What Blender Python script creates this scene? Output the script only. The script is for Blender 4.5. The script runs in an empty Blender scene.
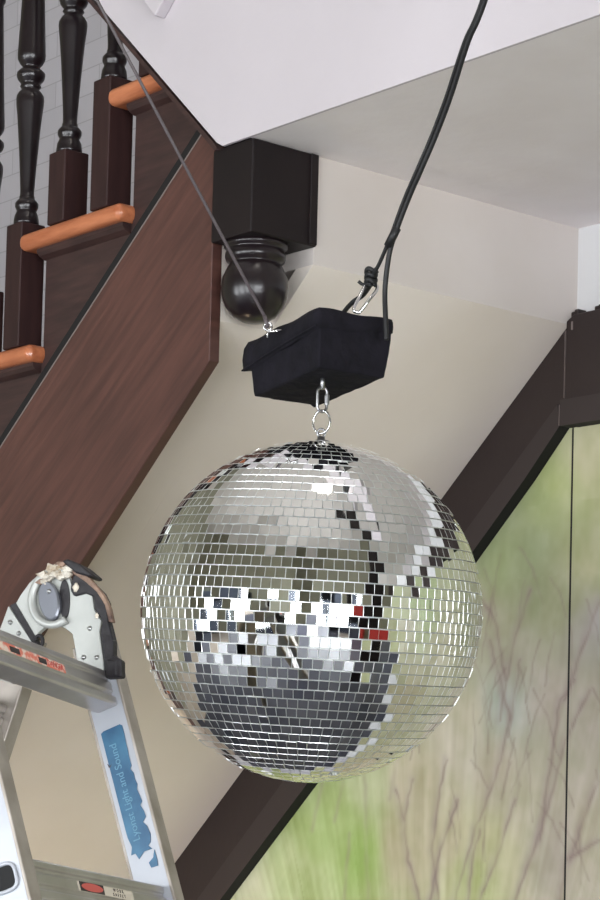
import bpy, bmesh, math, random
import numpy as np
from mathutils import Vector, Matrix

# ------------------------------------------------------------------ camera, light, exposure
sc = bpy.context.scene
COL = sc.collection

cam_data = bpy.data.cameras.new('camera')
cam = bpy.data.objects.new('camera', cam_data)
COL.objects.link(cam)
right = Vector((0.7641, -0.6446, 0.0251))
fwd = Vector((0.6425, 0.7639, 0.0600))
up = Vector((-0.0579, -0.0297, 0.9979))
cam.matrix_world = Matrix(((right.x, up.x, -fwd.x, 0.0),
                           (right.y, up.y, -fwd.y, 0.0),
                           (right.z, up.z, -fwd.z, 1.6),
                           (0, 0, 0, 1)))
cam_data.sensor_fit = 'VERTICAL'
cam_data.sensor_height = 36.0
cam_data.lens = 88.0
cam_data.shift_y = 0.2556
cam_data.clip_start = 0.05
sc.camera = cam

sc.view_settings.view_transform = 'Standard'
sc.view_settings.look = 'None'
sc.view_settings.gamma = 1.0
sc.view_settings.exposure = 0.20
sc.cycles.use_denoising = True
sc.cycles.caustics_reflective = False
sc.cycles.caustics_refractive = False
sc.cycles.max_bounces = 8
sc.cycles.diffuse_bounces = 5
sc.cycles.glossy_bounces = 5
sc.cycles.sample_clamp_indirect = 6.0

w = bpy.data.worlds.new('world')
sc.world = w
w.use_nodes = True
w.node_tree.nodes['Background'].inputs[0].default_value = (0.75, 0.85, 1.0, 1)
w.node_tree.nodes['Background'].inputs[1].default_value = 1.0


def area_light(name, loc, direction, sx, sy, power, color):
    d = bpy.data.lights.new(name, 'AREA')
    d.shape = 'RECTANGLE'
    d.size = sx
    d.size_y = sy
    d.energy = power
    d.color = color
    o = bpy.data.objects.new(name, d)
    COL.objects.link(o)
    o.location = loc
    o.rotation_euler = Vector(direction).to_track_quat('-Z', 'Y').to_euler()
    return o


# daylight standing in the window openings of the two outer walls
WIN_LEFT = [-1.8, 0.4, 2.6, 4.8]        # y of the windows in wall_left
WIN_BACK = [-1.7, 0.1]                   # x of the windows in wall_back
WXL, WYB = -3.5, -3.0                    # planes of the two outer walls
WZ0, WZ1, RH = 0.2, 2.6, 6.8
for i, y in enumerate(WIN_LEFT):
    area_light('window_daylight', (WXL + 0.01, y, (WZ0 + WZ1) / 2), (1, 0, 0), 1.5, WZ1 - WZ0, 205, (0.93, 0.96, 0.985))
for i, x in enumerate(WIN_BACK):
    area_light('window_daylight', (x, WYB + 0.01, (WZ0 + WZ1) / 2), (0, 1, 0), 1.4, WZ1 - WZ0, 280, (0.93, 0.96, 0.985))

# ------------------------------------------------------------------ materials
def srgb(r, g, b):
    f = lambda c: (c / 255 / 12.92) if c / 255 <= 0.04045 else ((c / 255 + 0.055) / 1.055) ** 2.4
    return (f(r), f(g), f(b), 1.0)


def mat(name, col, rough=0.5, metal=0.0, col2=None, scale=6.0, stretch=(1, 1, 1), bump=0.0, bscale=40.0,
        detail=4.0, spec=0.5, rotx=0.0, lo_=0.35, hi_=0.65, coat=0.0):
    m = bpy.data.materials.new(name)
    m.use_nodes = True
    nt = m.node_tree
    b = nt.nodes['Principled BSDF']
    b.inputs['Base Color'].default_value = col
    b.inputs['Roughness'].default_value = rough
    b.inputs['Metallic'].default_value = metal
    b.inputs['Specular IOR Level'].default_value = spec
    b.inputs['Coat Weight'].default_value = coat
    b.inputs['Coat Roughness'].default_value = 0.15
    tc = nt.nodes.new('ShaderNodeTexCoord')
    mp = nt.nodes.new('ShaderNodeMapping')
    mp.inputs['Scale'].default_value = stretch
    if rotx:
        mr = nt.nodes.new('ShaderNodeMapping')
        mr.inputs['Rotation'].default_value = (rotx, 0, 0)
        nt.links.new(tc.outputs['Object'], mr.inputs[0])
        nt.links.new(mr.outputs[0], mp.inputs[0])
    else:
        nt.links.new(tc.outputs['Object'], mp.inputs[0])
    if col2 is not None:
        n = nt.nodes.new('ShaderNodeTexNoise')
        n.inputs['Scale'].default_value = scale
        n.inputs['Detail'].default_value = detail
        nt.links.new(mp.outputs[0], n.inputs['Vector'])
        r = nt.nodes.new('ShaderNodeValToRGB')
        r.color_ramp.elements[0].position = lo_
        r.color_ramp.elements[1].position = hi_
        r.color_ramp.elements[0].color = col
        r.color_ramp.elements[1].color = col2
        nt.links.new(n.outputs['Fac'], r.inputs[0])
        nt.links.new(r.outputs[0], b.inputs['Base Color'])
    if bump:
        n2 = nt.nodes.new('ShaderNodeTexNoise')
        n2.inputs['Scale'].default_value = bscale
        n2.inputs['Detail'].default_value = 3
        nt.links.new(mp.outputs[0], n2.inputs['Vector'])
        bp = nt.nodes.new('ShaderNodeBump')
        bp.inputs['Strength'].default_value = bump
        bp.inputs['Distance'].default_value = 0.01
        nt.links.new(n2.outputs['Fac'], bp.inputs['Height'])
        nt.links.new(bp.outputs[0], b.inputs['Normal'])
    return m


M = {}
M['fascia'] = mat('painted fascia', srgb(200, 193, 197), 0.7, col2=srgb(195, 188, 192), scale=3, bump=0.05)
M['plaster'] = mat('cream plaster', srgb(210, 202, 197), 0.75, col2=srgb(204, 195, 188), scale=3, bump=0.08, bscale=25)
M['soffit'] = mat('soffit plaster', srgb(234, 224, 214), 0.7, col2=srgb(227, 216, 204), scale=2.5, bump=0.1, bscale=22)
M['ceiling'] = mat('ceiling paint', srgb(242, 236, 236), 0.6, col2=srgb(236, 229, 228), scale=5, bump=0.08, bscale=30)
M['white'] = mat('white wall paint', srgb(212, 212, 213), 0.6, bump=0.05)
M['stairwood'] = mat('reddish brown stained wood', srgb(74, 48, 43), 0.42, col2=srgb(92, 60, 53), scale=7,
                     stretch=(1, 0.7, 9), bump=0.05, bscale=20, rotx=0.66, detail=6)
M['boardwood'] = mat('dark brown stained wood', srgb(50, 33, 32), 0.5, col2=srgb(66, 45, 42), scale=9,
                     stretch=(1, 1, 9), bump=0.05)
M['blackwood'] = mat('near black stained wood', srgb(22, 16, 19), 0.28, col2=srgb(30, 22, 25), scale=9, coat=0.1)
M['newelwood'] = mat('dark newel wood', srgb(22, 15, 17), 0.5, col2=srgb(27, 19, 20), scale=8, spec=0.3)
M['basewood'] = mat('brown baluster base wood', srgb(44, 27, 27), 0.5, spec=0.3, col2=srgb(54, 34, 33), scale=8, stretch=(6, 6, 1))
M['treadwood'] = mat('orange varnished tread wood', srgb(168, 96, 62), 0.3, col2=srgb(196, 122, 84), scale=7,
                     stretch=(8, 1.2, 8), coat=0.3)
M['gapdark'] = mat('painted gap shadow', srgb(14, 11, 12), 0.8)  # near-black that imitates the shade above the stringer
M['trim'] = mat('dark taupe trim paint', srgb(41, 31, 30), 0.5, spec=0.35, col2=srgb(45, 35, 33), scale=6, bump=0.05)
M['triminner'] = mat('dark taupe inner trim paint', srgb(49, 40, 39), 0.45, spec=0.4)
M['trimedge'] = mat('pale trim wear and painted highlight', srgb(120, 108, 104), 0.5)  # chips on the trim joint, and the painted highlight on the stringer
M['black'] = mat('flat black', srgb(8, 8, 9), 0.8)  # near-black for trim edges, mural seam and rung ends
M['floor'] = mat('pale wooden floor', srgb(212, 200, 188), 0.4, col2=srgb(198, 184, 170), scale=3, stretch=(1, 8, 1))
M['roomwall'] = mat('olive grey wall paint', srgb(150, 148, 128), 0.7, col2=srgb(136, 134, 116), scale=2)
M['roomceil'] = mat('white room ceiling', srgb(228, 222, 216), 0.7)
M['glass'] = mat('window sash blue grey', srgb(104, 114, 134), 0.4)
M['cloth'] = mat('black cloth', srgb(19, 18, 23), 0.95, col2=srgb(27, 25, 32), scale=30, bump=0.6, bscale=28, spec=0.2)
M['cord'] = mat('black cord', srgb(18, 18, 20), 0.55)
M['rope'] = mat('grey cable', srgb(84, 76, 78), 0.5)
M['steel'] = mat('bright steel', (0.75, 0.75, 0.76, 1), 0.2, 1.0)
M['zinc'] = mat('dull zinc steel', (0.35, 0.35, 0.36, 1), 0.35, 1.0)
M['mirror'] = mat('mirror tile glass', (0.9, 0.91, 0.9, 1), 0.015, 1.0)
M['tileedge'] = mat('cut glass tile edge', (0.84, 0.86, 0.85, 1), 0.3, 0.8)
M['core'] = mat('ball core', (0.62, 0.64, 0.63, 1), 0.35, 0.7)
M['alu'] = mat('brushed aluminium', srgb(204, 201, 202), 0.3, 0.85, col2=srgb(184, 180, 178), scale=10, stretch=(1, 1, 1))
M['aluside'] = mat('weathered aluminium flange', srgb(150, 142, 132), 0.5, 0.5, col2=srgb(176, 168, 160), scale=18)
M['alupale'] = mat('pale painted aluminium', srgb(170, 173, 180), 0.4, 0.15, col2=srgb(160, 163, 170), scale=8)
M['hinge'] = mat('pale hinge plate steel', srgb(186, 188, 184), 0.4, 0.25, col2=srgb(172, 174, 170), scale=14)
M['rivet'] = mat('rivet steel', (0.42, 0.42, 0.42, 1), 0.3, 1.0)
M['tab'] = mat('blue grey steel tab', srgb(138, 141, 150), 0.3, 0.7)
M['blackrubber'] = mat('black rubber tape', srgb(30, 27, 31), 0.6, bump=0.3, bscale=60)
M['browntape'] = mat('brown torn tape', srgb(84, 64, 56), 0.7, col2=srgb(150, 124, 106), scale=60, bump=0.4, bscale=90)
M['paletape'] = mat('torn pale tape lumps', srgb(150, 132, 108), 0.8, col2=srgb(206, 200, 188), scale=70, bump=0.6, bscale=90)
M['blue'] = mat('blue label', srgb(24, 74, 108), 0.45, col2=srgb(52, 102, 132), scale=26)
M['labeltext'] = mat('pale label lettering', srgb(96, 140, 162), 0.6)
M['redlabel'] = mat('worn red label', srgb(214, 120, 100), 0.6, col2=srgb(225, 205, 190), scale=110, lo_=0.42, hi_=0.6)
M['cream'] = mat('cream label paper', srgb(205, 196, 180), 0.6)
M['inkred'] = mat('red print', srgb(196, 92, 84), 0.6)
M['ink'] = mat('dark print', srgb(48, 42, 42), 0.6)
M['inkgrey'] = mat('faded print', srgb(120, 108, 98), 0.6)
M['darksheet'] = mat('blue grey added floor sheet', srgb(58, 60, 74), 0.35, col2=srgb(92, 92, 102), scale=2)
M['navy'] = mat('navy painted board', srgb(34, 40, 58), 0.4)
M['lampglow'] = mat('glowing lamp globe', (1, 1, 1, 1), 0.5)
M['lampglow'].node_tree.nodes['Principled BSDF'].inputs['Emission Color'].default_value = (1.0, 0.93, 0.84, 1)
M['lampglow'].node_tree.nodes['Principled BSDF'].inputs['Emission Strength'].default_value = 4.5
M['warmglow'] = mat('warm fill lamp globe', (1, 1, 1, 1), 0.5)
M['warmglow'].node_tree.nodes['Principled BSDF'].inputs['Emission Color'].default_value = (1.0, 0.72, 0.46, 1)
M['warmglow'].node_tree.nodes['Principled BSDF'].inputs['Emission Strength'].default_value = 40.0
M['reddoor'] = mat('red door paint', srgb(170, 38, 32), 0.5)

# painted block wall above the stair
m = bpy.data.materials.new('white painted brick')
m.use_nodes = True
nt = m.node_tree
b = nt.nodes['Principled BSDF']
b.inputs['Roughness'].default_value = 0.6
tc = nt.nodes.new('ShaderNodeTexCoord')
sx = nt.nodes.new('ShaderNodeSeparateXYZ')
cx = nt.nodes.new('ShaderNodeCombineXYZ')
nt.links.new(tc.outputs['Object'], sx.inputs[0])
nt.links.new(sx.outputs[1], cx.inputs[0])
nt.links.new(sx.outputs[2], cx.inputs[1])
br = nt.nodes.new('ShaderNodeTexBrick')
br.inputs['Scale'].default_value = 1.0
br.inputs['Brick Width'].default_value = 0.21
br.inputs['Row Height'].default_value = 0.072
br.inputs['Mortar Size'].default_value = 0.0022
br.inputs['Mortar Smooth'].default_value = 0.6
br.inputs['Color1'].default_value = srgb(188, 185, 191)
br.inputs['Color2'].default_value = srgb(181, 178, 184)
br.inputs['Mortar'].default_value = srgb(162, 159, 164)
nt.links.new(cx.outputs[0], br.inputs['Vector'])
nt.links.new(br.outputs['Color'], b.inputs['Base Color'])
M['brick'] = m

# painted mural canvas: colour attribute computed below
m = bpy.data.materials.new('mural paint')
m.use_nodes = True
nt = m.node_tree
b = nt.nodes['Principled BSDF']
b.inputs['Roughness'].default_value = 0.55
at = nt.nodes.new('ShaderNodeAttribute')
at.attribute_name = 'paint'
nt.links.new(at.outputs['Color'], b.inputs['Base Color'])
M['mural'] = m


# ------------------------------------------------------------------ helpers
def link(name, me, m, parent=None, mats=None):
    o = bpy.data.objects.new(name, me)
    COL.objects.link(o)
    for mm in (mats or [m]):
        me.materials.append(mm)
    if parent is not None:
        o.parent = parent
    return o


def done(name, bm, m, parent=None, smooth=False, bevel=0.0, mats=None, seg=2):
    bmesh.ops.recalc_face_normals(bm, faces=bm.faces)
    me = bpy.data.meshes.new(name)
    bm.to_mesh(me)
    bm.free()
    if smooth:
        for p in me.polygons:
            p.use_smooth = True
    o = link(name, me, m, parent, mats)
    if bevel:
        md = o.modifiers.new('bevel', 'BEVEL')
        md.width = bevel
        md.segments = seg
        md.limit_method = 'ANGLE'
        md.angle_limit = math.radians(40)
    return o


def box(bm, x0, x1, y0, y1, z0, z1):
    v = [bm.verts.new((x, y, z)) for x in (x0, x1) for y in (y0, y1) for z in (z0, z1)]
    for f in ((0, 1, 3, 2), (4, 6, 7, 5), (0, 4, 5, 1), (2, 3, 7, 6), (0, 2, 6, 4), (1, 5, 7, 3)):
        bm.faces.new([v[i] for i in f])
    return bm


def prism(bm, pts, fn, a, b_, side=0):
    """polygon pts (2D) extruded from a to b_; fn(u, v, w) -> 3D"""
    v0 = [bm.verts.new(fn(p[0], p[1], a)) for p in pts]
    v1 = [bm.verts.new(fn(p[0], p[1], b_)) for p in pts]
    bm.faces.new(v0)
    bm.faces.new(v1[::-1])
    n = len(pts)
    for i in range(n):
        f = bm.faces.new((v0[i], v1[i], v1[(i + 1) % n], v0[(i + 1) % n]))
        f.material_index = side
    return bm


XYZ = lambda u, v, w_: (w_, u, v)      # polygon in the Y-Z plane, extruded along X


def lathe(bm, prof, c=(0, 0, 0), n=24, rot=None):
    rings = []
    for r, z in prof:
        ring = []
        for i in range(n):
            a = 2 * math.pi * i / n
            p = Vector((r * math.cos(a), r * math.sin(a), z))
            if rot is not None:
                p = rot @ p
            ring.append(bm.verts.new(p + Vector(c)))
        rings.append(ring)
    for k in range(len(rings) - 1):
        for i in range(n):
            bm.faces.new((rings[k][i], rings[k][(i + 1) % n], rings[k + 1][(i + 1) % n], rings[k + 1][i]))
    bm.faces.new(rings[0][::-1])
    bm.faces.new(rings[-1])
    return bm


def smooth_path(pts, sub=6):
    P = [Vector(p) for p in pts]
    out = []
    for i in range(len(P) - 1):
        p0, p1, p2, p3 = P[max(i - 1, 0)], P[i], P[i + 1], P[min(i + 2, len(P) - 1)]
        for k in range(sub):
            t = k / sub
            out.append(0.5 * ((2 * p1) + (p2 - p0) * t + (2 * p0 - 5 * p1 + 4 * p2 - p3) * t * t
                              + (3 * p1 - p0 - 3 * p2 + p3) * t ** 3))
    out.append(P[-1])
    return out


def tube(bm, pts, r, n=10, closed=False):
    P = [Vector(p) for p in pts]
    N = len(P)
    rings = []
    ref = None
    for i in range(N):
        if closed:
            t = (P[(i + 1) % N] - P[i - 1]).normalized()
        else:
            t = (P[min(i + 1, N - 1)] - P[max(i - 1, 0)]).normalized()
        if ref is None:
            ref = t.orthogonal().normalized()
        ref = (ref - t * ref.dot(t)).normalized()
        s = t.cross(ref)
        rad = r(i / (N - 1)) if callable(r) else r
        rings.append([bm.verts.new(P[i] + ref * rad * math.cos(2 * math.pi * k / n) + s * rad * math.sin(2 * math.pi * k / n)) for k in range(n)])
    for i in range(N if closed else N - 1):
        a, c = rings[i], rings[(i + 1) % N]
        for k in range(n):
            bm.faces.new((a[k], a[(k + 1) % n], c[(k + 1) % n], c[k]))
    if not closed:
        bm.faces.new(rings[0][::-1])
        bm.faces.new(rings[-1])
    return bm


def empty(name, loc=(0, 0, 0)):
    o = bpy.data.objects.new(name, None)
    o.empty_display_size = 0.1
    COL.objects.link(o)
    o.location = loc
    return o


def tag(o, label, cat, group=None):
    o['label'] = label
    o['category'] = cat
    if group:
        o['group'] = group
    return o


def struct(o, label=None):
    o['kind'] = 'structure'
    if label:
        o['label'] = label
    return o


def attach(child, parent):
    """keep the world-space mesh while hanging it under an Empty that is not at the origin"""
    child.parent = parent
    child.matrix_parent_inverse = Matrix.Translation(-parent.location)
    return child


# ------------------------------------------------------------------ the place
XM = 3.3023      # plane of the wall that carries the mural
YC = 3.070       # plane of the cream wall at the foot of the landing
ZC = 2.8163      # underside of the landing
XF = 2.427       # face of the white fascia
SL = 0.888       # slope of the underside of the flight
XT = 3.2763      # front of the dark trim
XS = 2.444       # outer face of the stringer

struct(done('floor', box(bmesh.new(), WXL - 0.15, 3.4, WYB - 0.15, 7.2, -0.1, 0.0), M['floor']))
struct(done('ceiling', box(bmesh.new(), WXL - 0.15, 3.4, WYB - 0.15, 7.2, RH, RH + 0.1), M['roomceil']), 'high white room ceiling')
struct(done('floor_dark_sheet', box(bmesh.new(), -3.1, 3.30, -2.0, 5.2, 0.0, 0.002), M['darksheet']), 'added dark sheet on the floor, darkens the ball reflections')  # unseen; added to darken the lower reflections in the mirror ball
# mural wall: white paint near the landing, painted brick above the stair
struct(done('wall_right', box(bmesh.new(), XM, 3.4, WYB - 0.15, YC, 0, RH), M['white']), 'white wall above the dark horizontal trim')
struct(done('wall_stair_side', box(bmesh.new(), XM, 3.4, YC, 7.2, 0, RH), M['brick']), 'white painted brick wall behind the balusters')
struct(done('wall_front', box(bmesh.new(), WXL - 0.15, 3.4, 7.1, 7.2, 0, RH), M['roomwall']))


def wall_with_windows(name, axis, at0, at1, lo__, hi__, centres, half, z0=WZ0, z1=WZ1):
    bm = bmesh.new()

    def bx(a0, a1, za, zb):
        if axis == 'x':
            box(bm, at0, at1, a0, a1, za, zb)
        else:
            box(bm, a0, a1, at0, at1, za, zb)
    cur = lo__
    for c in centres:
        bx(cur, c - half, 0, RH)
        bx(c - half, c + half, 0, z0)
        bx(c - half, c + half, z1, RH)
        cur = c + half
    bx(cur, hi__, 0, RH)
    return struct(done(name, bm, M['roomwall']))


wall_with_windows('wall_left', 'x', WXL - 0.15, WXL, WYB - 0.15, 7.2, WIN_LEFT, 0.75)
wall_with_windows('wall_back', 'y', WYB - 0.15, WYB, WXL, 3.3, WIN_BACK, 0.7)
k = 1
for y in WIN_LEFT:
    bm = bmesh.new()
    for dy in (-0.70, -0.35, 0.0, 0.35, 0.70):
        box(bm, WXL + 0.012, WXL + 0.05, y + dy - 0.05, y + dy + 0.05, WZ0, WZ1)
    for zz in (WZ0 + 0.05, WZ0 + 0.65, WZ0 + 1.25, WZ0 + 1.8, WZ1 - 0.05):
        box(bm, WXL + 0.012, WXL + 0.05, y - 0.75, y + 0.75, zz - 0.05, zz + 0.05)
    struct(done('window_%d' % k, bm, M['glass']))
    k += 1
for x in WIN_BACK:
    bm = bmesh.new()
    for dx in (-0.65, -0.33, 0.0, 0.33, 0.65):
        box(bm, x + dx - 0.045, x + dx + 0.045, WYB + 0.012, WYB + 0.05, WZ0, WZ1)
    for zz in (WZ0 + 0.05, WZ0 + 0.65, WZ0 + 1.25, WZ0 + 1.8, WZ1 - 0.05):
        box(bm, x - 0.7, x + 0.7, WYB + 0.012, WYB + 0.05, zz - 0.05, zz + 0.05)
    struct(done('window_%d' % k, bm, M['glass']))
    k += 1
struct(done('door_1', box(bmesh.new(), 1.15, 1.75, WYB, WYB + 0.05, 0, 2.1), M['reddoor'], bevel=0.005))
struct(done('baseboard_left', box(bmesh.new(), WXL, WXL + 0.03, WYB, 7.1, 0, 0.45), M['navy']))
struct(done('baseboard_back', box(bmesh.new(), WXL, 1.1, WYB, WYB + 0.03, 0, 0.45), M['navy']))
# dark full-height post under the near end of the landing
struct(done('wall_post', box(bmesh.new(), 2.10, 2.42, 0.42, 0.74, 0, RH), M['newelwood'], bevel=0.004))

# landing: ceiling slab, cream wall below it, white fascia
struct(done('ceiling_landing', box(bmesh.new(), XF + 0.006, XM, WYB, YC, ZC, ZC + 0.16), M['ceiling']),
       'grey white underside of the landing')
struct(done('wall_landing', box(box(bmesh.new(), 2.64, XM, YC, YC + 0.05, 2.612, ZC + 0.1), 2.589, 2.64, YC, 3.25, 2.612, ZC + 0.1), M['plaster']),
       'cream wall between landing ceiling and sloped soffit')
# fascia: lower edge level, then rising away to the left with the next flight
pts = [(WYB, ZC), (3.145, ZC), (3.162, 2.826), (3.5803, 3.2117), (4.3, 3.885), (4.3, 3.95), (WYB, 3.95)]
struct(done('wall_fascia', prism(bmesh.new(), pts, XYZ, XF, XF + 0.006), M['fascia']),
       'bright white fascia above the landing edge')
# thin dark bead along the rising edge
pts = [(3.158, 2.812), (3.164, 2.822), (4.31, 3.876), (4.31, 3.868), (3.166, 2.812)]
struct(done('trim_1', prism(bmesh.new(), pts, XYZ, XF - 0.002, XF + 0.012), M['boardwood']),
       'thin dark edging under the sloping edge of the white fascia')
# small white box on the fascia at the very top of the picture
o = done('junction_box', prism(bmesh.new(), [(3.335, 3.103), (3.300, 3.135), (3.392, 3.235), (3.430, 3.200)], XYZ,
                               XF - 0.025, XF), M['fascia'], bevel=0.003)
tag(o, 'small off-white box fixed on the bright white fascia at the top edge', 'box')

# sloped soffit of the flight
pts = [(YC, 2.612), (YC + 0.02, 2.66), (6.05, 0.02), (5.98, 0.02)]
struct(done('ceiling_soffit', prism(bmesh.new(), [(YC, 2.612), (YC + 0.05, 2.612), (6.06, 0.0), (6.01, 0.0)], XYZ, 2.589, XM - 0.001),
            M['soffit']), 'sloping plaster underside of the staircase')

zs_ = 2.612 - SL * (3.190 - YC)
struct(done('ceiling_soffit_side', prism(bmesh.new(), [(3.190, zs_), (3.190, 2.80), (3.24, 2.80), (6.06, 0.0), (6.01, 0.0)], XYZ, XS + 0.0245, 2.5888),
            M['soffit']), 'plaster strip of the sloping underside next to the stringer')

# dark trim of the mural
def slope_z(y, z_ref, y_ref=3.0732, s=SL):
    return z_ref - s * (y - y_ref)


yb = 5.6
pts = [(3.0745, 2.607), (3.0745, 2.432), (yb, 2.432 - 0.918 * (yb - 3.0745)), (yb, 2.6117 - SL * (yb - 3.0732))]
struct(done('trim_2', prism(bmesh.new(), pts, XYZ, XT, XM - 0.0005), M['trim'], bevel=0.002, seg=1),
       'wide dark taupe board running diagonally under the soffit')
pts = [(3.0850, 2.447), (3.0795, 2.4008), (3.1755, 2.3011), (3.8537, 1.6607), (yb, 1.6607 - 0.90 * (yb - 3.8537)), (yb, 1.72 - 0.90 * (yb - 3.8537))]
struct(done('trim_3', prism(bmesh.new(), pts, XYZ, XT - 0.011, XM - 0.0005, side=1), M['trim'], mats=[M['triminner'], M['black']]),
       'narrow inner strip of the diagonal dark trim')
struct(done('trim_4', prism(bmesh.new(), [(WYB, 2.630), (3.050, 2.630), (3.072, 2.618), (3.0735, 2.43), (WYB, 2.43)], XYZ, XT - 0.004, XM - 0.0005),
            M['trim'], bevel=0.002, seg=1), 'wide dark taupe board running level above the mural')
struct(done('trim_5', prism(bmesh.new(), [(WYB, 2.455), (3.078, 2.455), (3.078, 2.401), (WYB, 2.401)], XYZ, XT - 0.012, XM - 0.0005, side=1),
            M['trim'], mats=[M['triminner'], M['black']]), 'narrow inner strip below the level dark trim')
# chipped pale paint on the trim joint
bm = bmesh.new()
box(bm, XT - 0.0048, XT, 3.0733, 3.0743, 2.46, 2.60)
box(bm, XT - 0.0135, XT, 3.0780, 3.0790, 2.402, 2.445)
box(bm, XT - 0.0062, XT - 0.003, 3.052, 3.056, 2.598, 2.615)
struct(done('trim_6', bm, M['trimedge']), 'pale chipped line on the trim joint')
bm = bmesh.new()
for (y, dz, s) in ((3.055, 0.0, 0.008), (3.048, 0.004, 0.006), (2.99, 0.002, 0.009), (2.982, 0.004, 0.007)):
    box(bm, XT, XM - 0.0005, y - s, y + s, 2.625, 2.637 + dz)
struct(done('trim_7', bm, M['trim'], bevel=0.003), 'ragged stubs on the upper edge of the level trim')
# mural -------------------------------------------------------------
MUR = [((3.022, 2.349), (186, 182, 148)), ((3.104, 2.317), (170, 178, 124)), ((3.145, 2.259), (150, 160, 112)),
       ((3.185, 2.168), (140, 150, 112)), ((3.272, 2.143), (150, 160, 118)), ((3.299, 2.038), (160, 158, 132)),
       ((3.209, 1.97), (168, 164, 146)), ((3.016, 2.124), (172, 172, 134)), ((3.097, 2.048), (150, 152, 120)),
       ((3.01, 1.84), (172, 164, 150)), ((3.134, 1.843), (166, 158, 142)), ((3.352, 1.805), (184, 178, 154)),
       ((3.26, 1.72), (176, 168, 148)), ((3.443, 1.764), (182, 176, 154)), ((3.503, 1.655), (178, 170, 144)),
       ((3.666, 1.654), (174, 182, 140)), ((3.799, 1.561), (158, 178, 112)), ((3.901, 1.467), (172, 184, 132)),
       ((4.084, 1.413), (188, 190, 154)), ((3.563, 1.523), (176, 168, 138)), ((3.405, 1.527), (182, 174, 146)),
       ((3.255, 1.532), (182, 180, 142)), ((3.112, 1.536), (168, 160, 146)), ((3.003, 1.539), (176, 168, 148)),
       ((2.999, 1.961), (158, 154, 146)), ((3.168, 2.073), (140, 146, 112)), ((3.70, 1.50), (150, 176, 100)),
       ((3.25, 1.83), (166, 176, 164)), ((3.35, 1.45), (176, 184, 130)), ((2.4, 2.0), (168, 170, 140)),
       ((2.0, 1.6), (182, 178, 150)), ((1.2, 2.0), (160, 172, 128)), ((0.4, 1.7), (176, 172, 148)),
       ((-0.6, 2.0), (164, 168, 134)), ((3.2, 0.8), (170, 160, 132)), ((4.2, 0.9), (150, 160, 104)),
       ((1.8, 0.8), (168, 160, 130)), ((-0.4, 0.8), (158, 160, 120)), ((4.8, 0.6), (150, 160, 110))]
STROKES = [[(3.495, 1.416), (3.536, 1.502), (3.552, 1.589), (3.58, 1.654)], [(3.552, 1.589), (3.529, 1.677)],
           [(3.464, 1.418), (3.436, 1.526), (3.384, 1.635)],
           [(3.387, 1.421), (3.331, 1.572), (3.274, 1.678), (3.233, 1.804), (3.208, 1.928)],
           [(3.233, 1.804), (3.265, 1.888), (3.297, 1.974)], [(3.347, 1.423), (3.332, 1.529), (3.316, 1.572)],
           [(3.209, 1.43), (3.168, 1.514), (3.115, 1.638), (3.076, 1.76), (3.01, 1.86)],
           [(3.141, 1.556), (3.122, 1.679), (3.092, 1.842), (3.052, 1.882)],
           [(3.057, 1.517), (3.005, 1.639), (2.966, 1.699)], [(3.263, 1.804), (3.232, 1.95), (3.183, 2.073)],
           [(3.25, 1.888), (3.283, 2.016), (3.324, 2.061)], [(3.439, 1.419), (3.461, 1.526), (3.44, 1.656), (3.423, 1.72)],
           [(3.078, 1.842), (3.026, 1.962), (2.988, 2.041)], [(3.311, 1.425), (3.255, 1.532), (3.214, 1.637)],
           [(3.082, 1.436), (3.068, 1.517), (2.977, 1.56)]]


def value_noise(Y, Z, fy, fz, seed):
    rng = np.random.RandomState(seed)
    g = rng.rand(64, 64)
    a = (Y * fy) % 63
    c = (Z * fz) % 63
    i, j = a.astype(int), c.astype(int)
    u, v = a - i, c - j
    u = u * u * (3 - 2 * u)
    v = v * v * (3 - 2 * v)
    return (g[i, j] * (1 - u) * (1 - v) + g[i + 1, j] * u * (1 - v) + g[i, j + 1] * (1 - u) * v + g[i + 1, j + 1] * u * v) - 0.5


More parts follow.
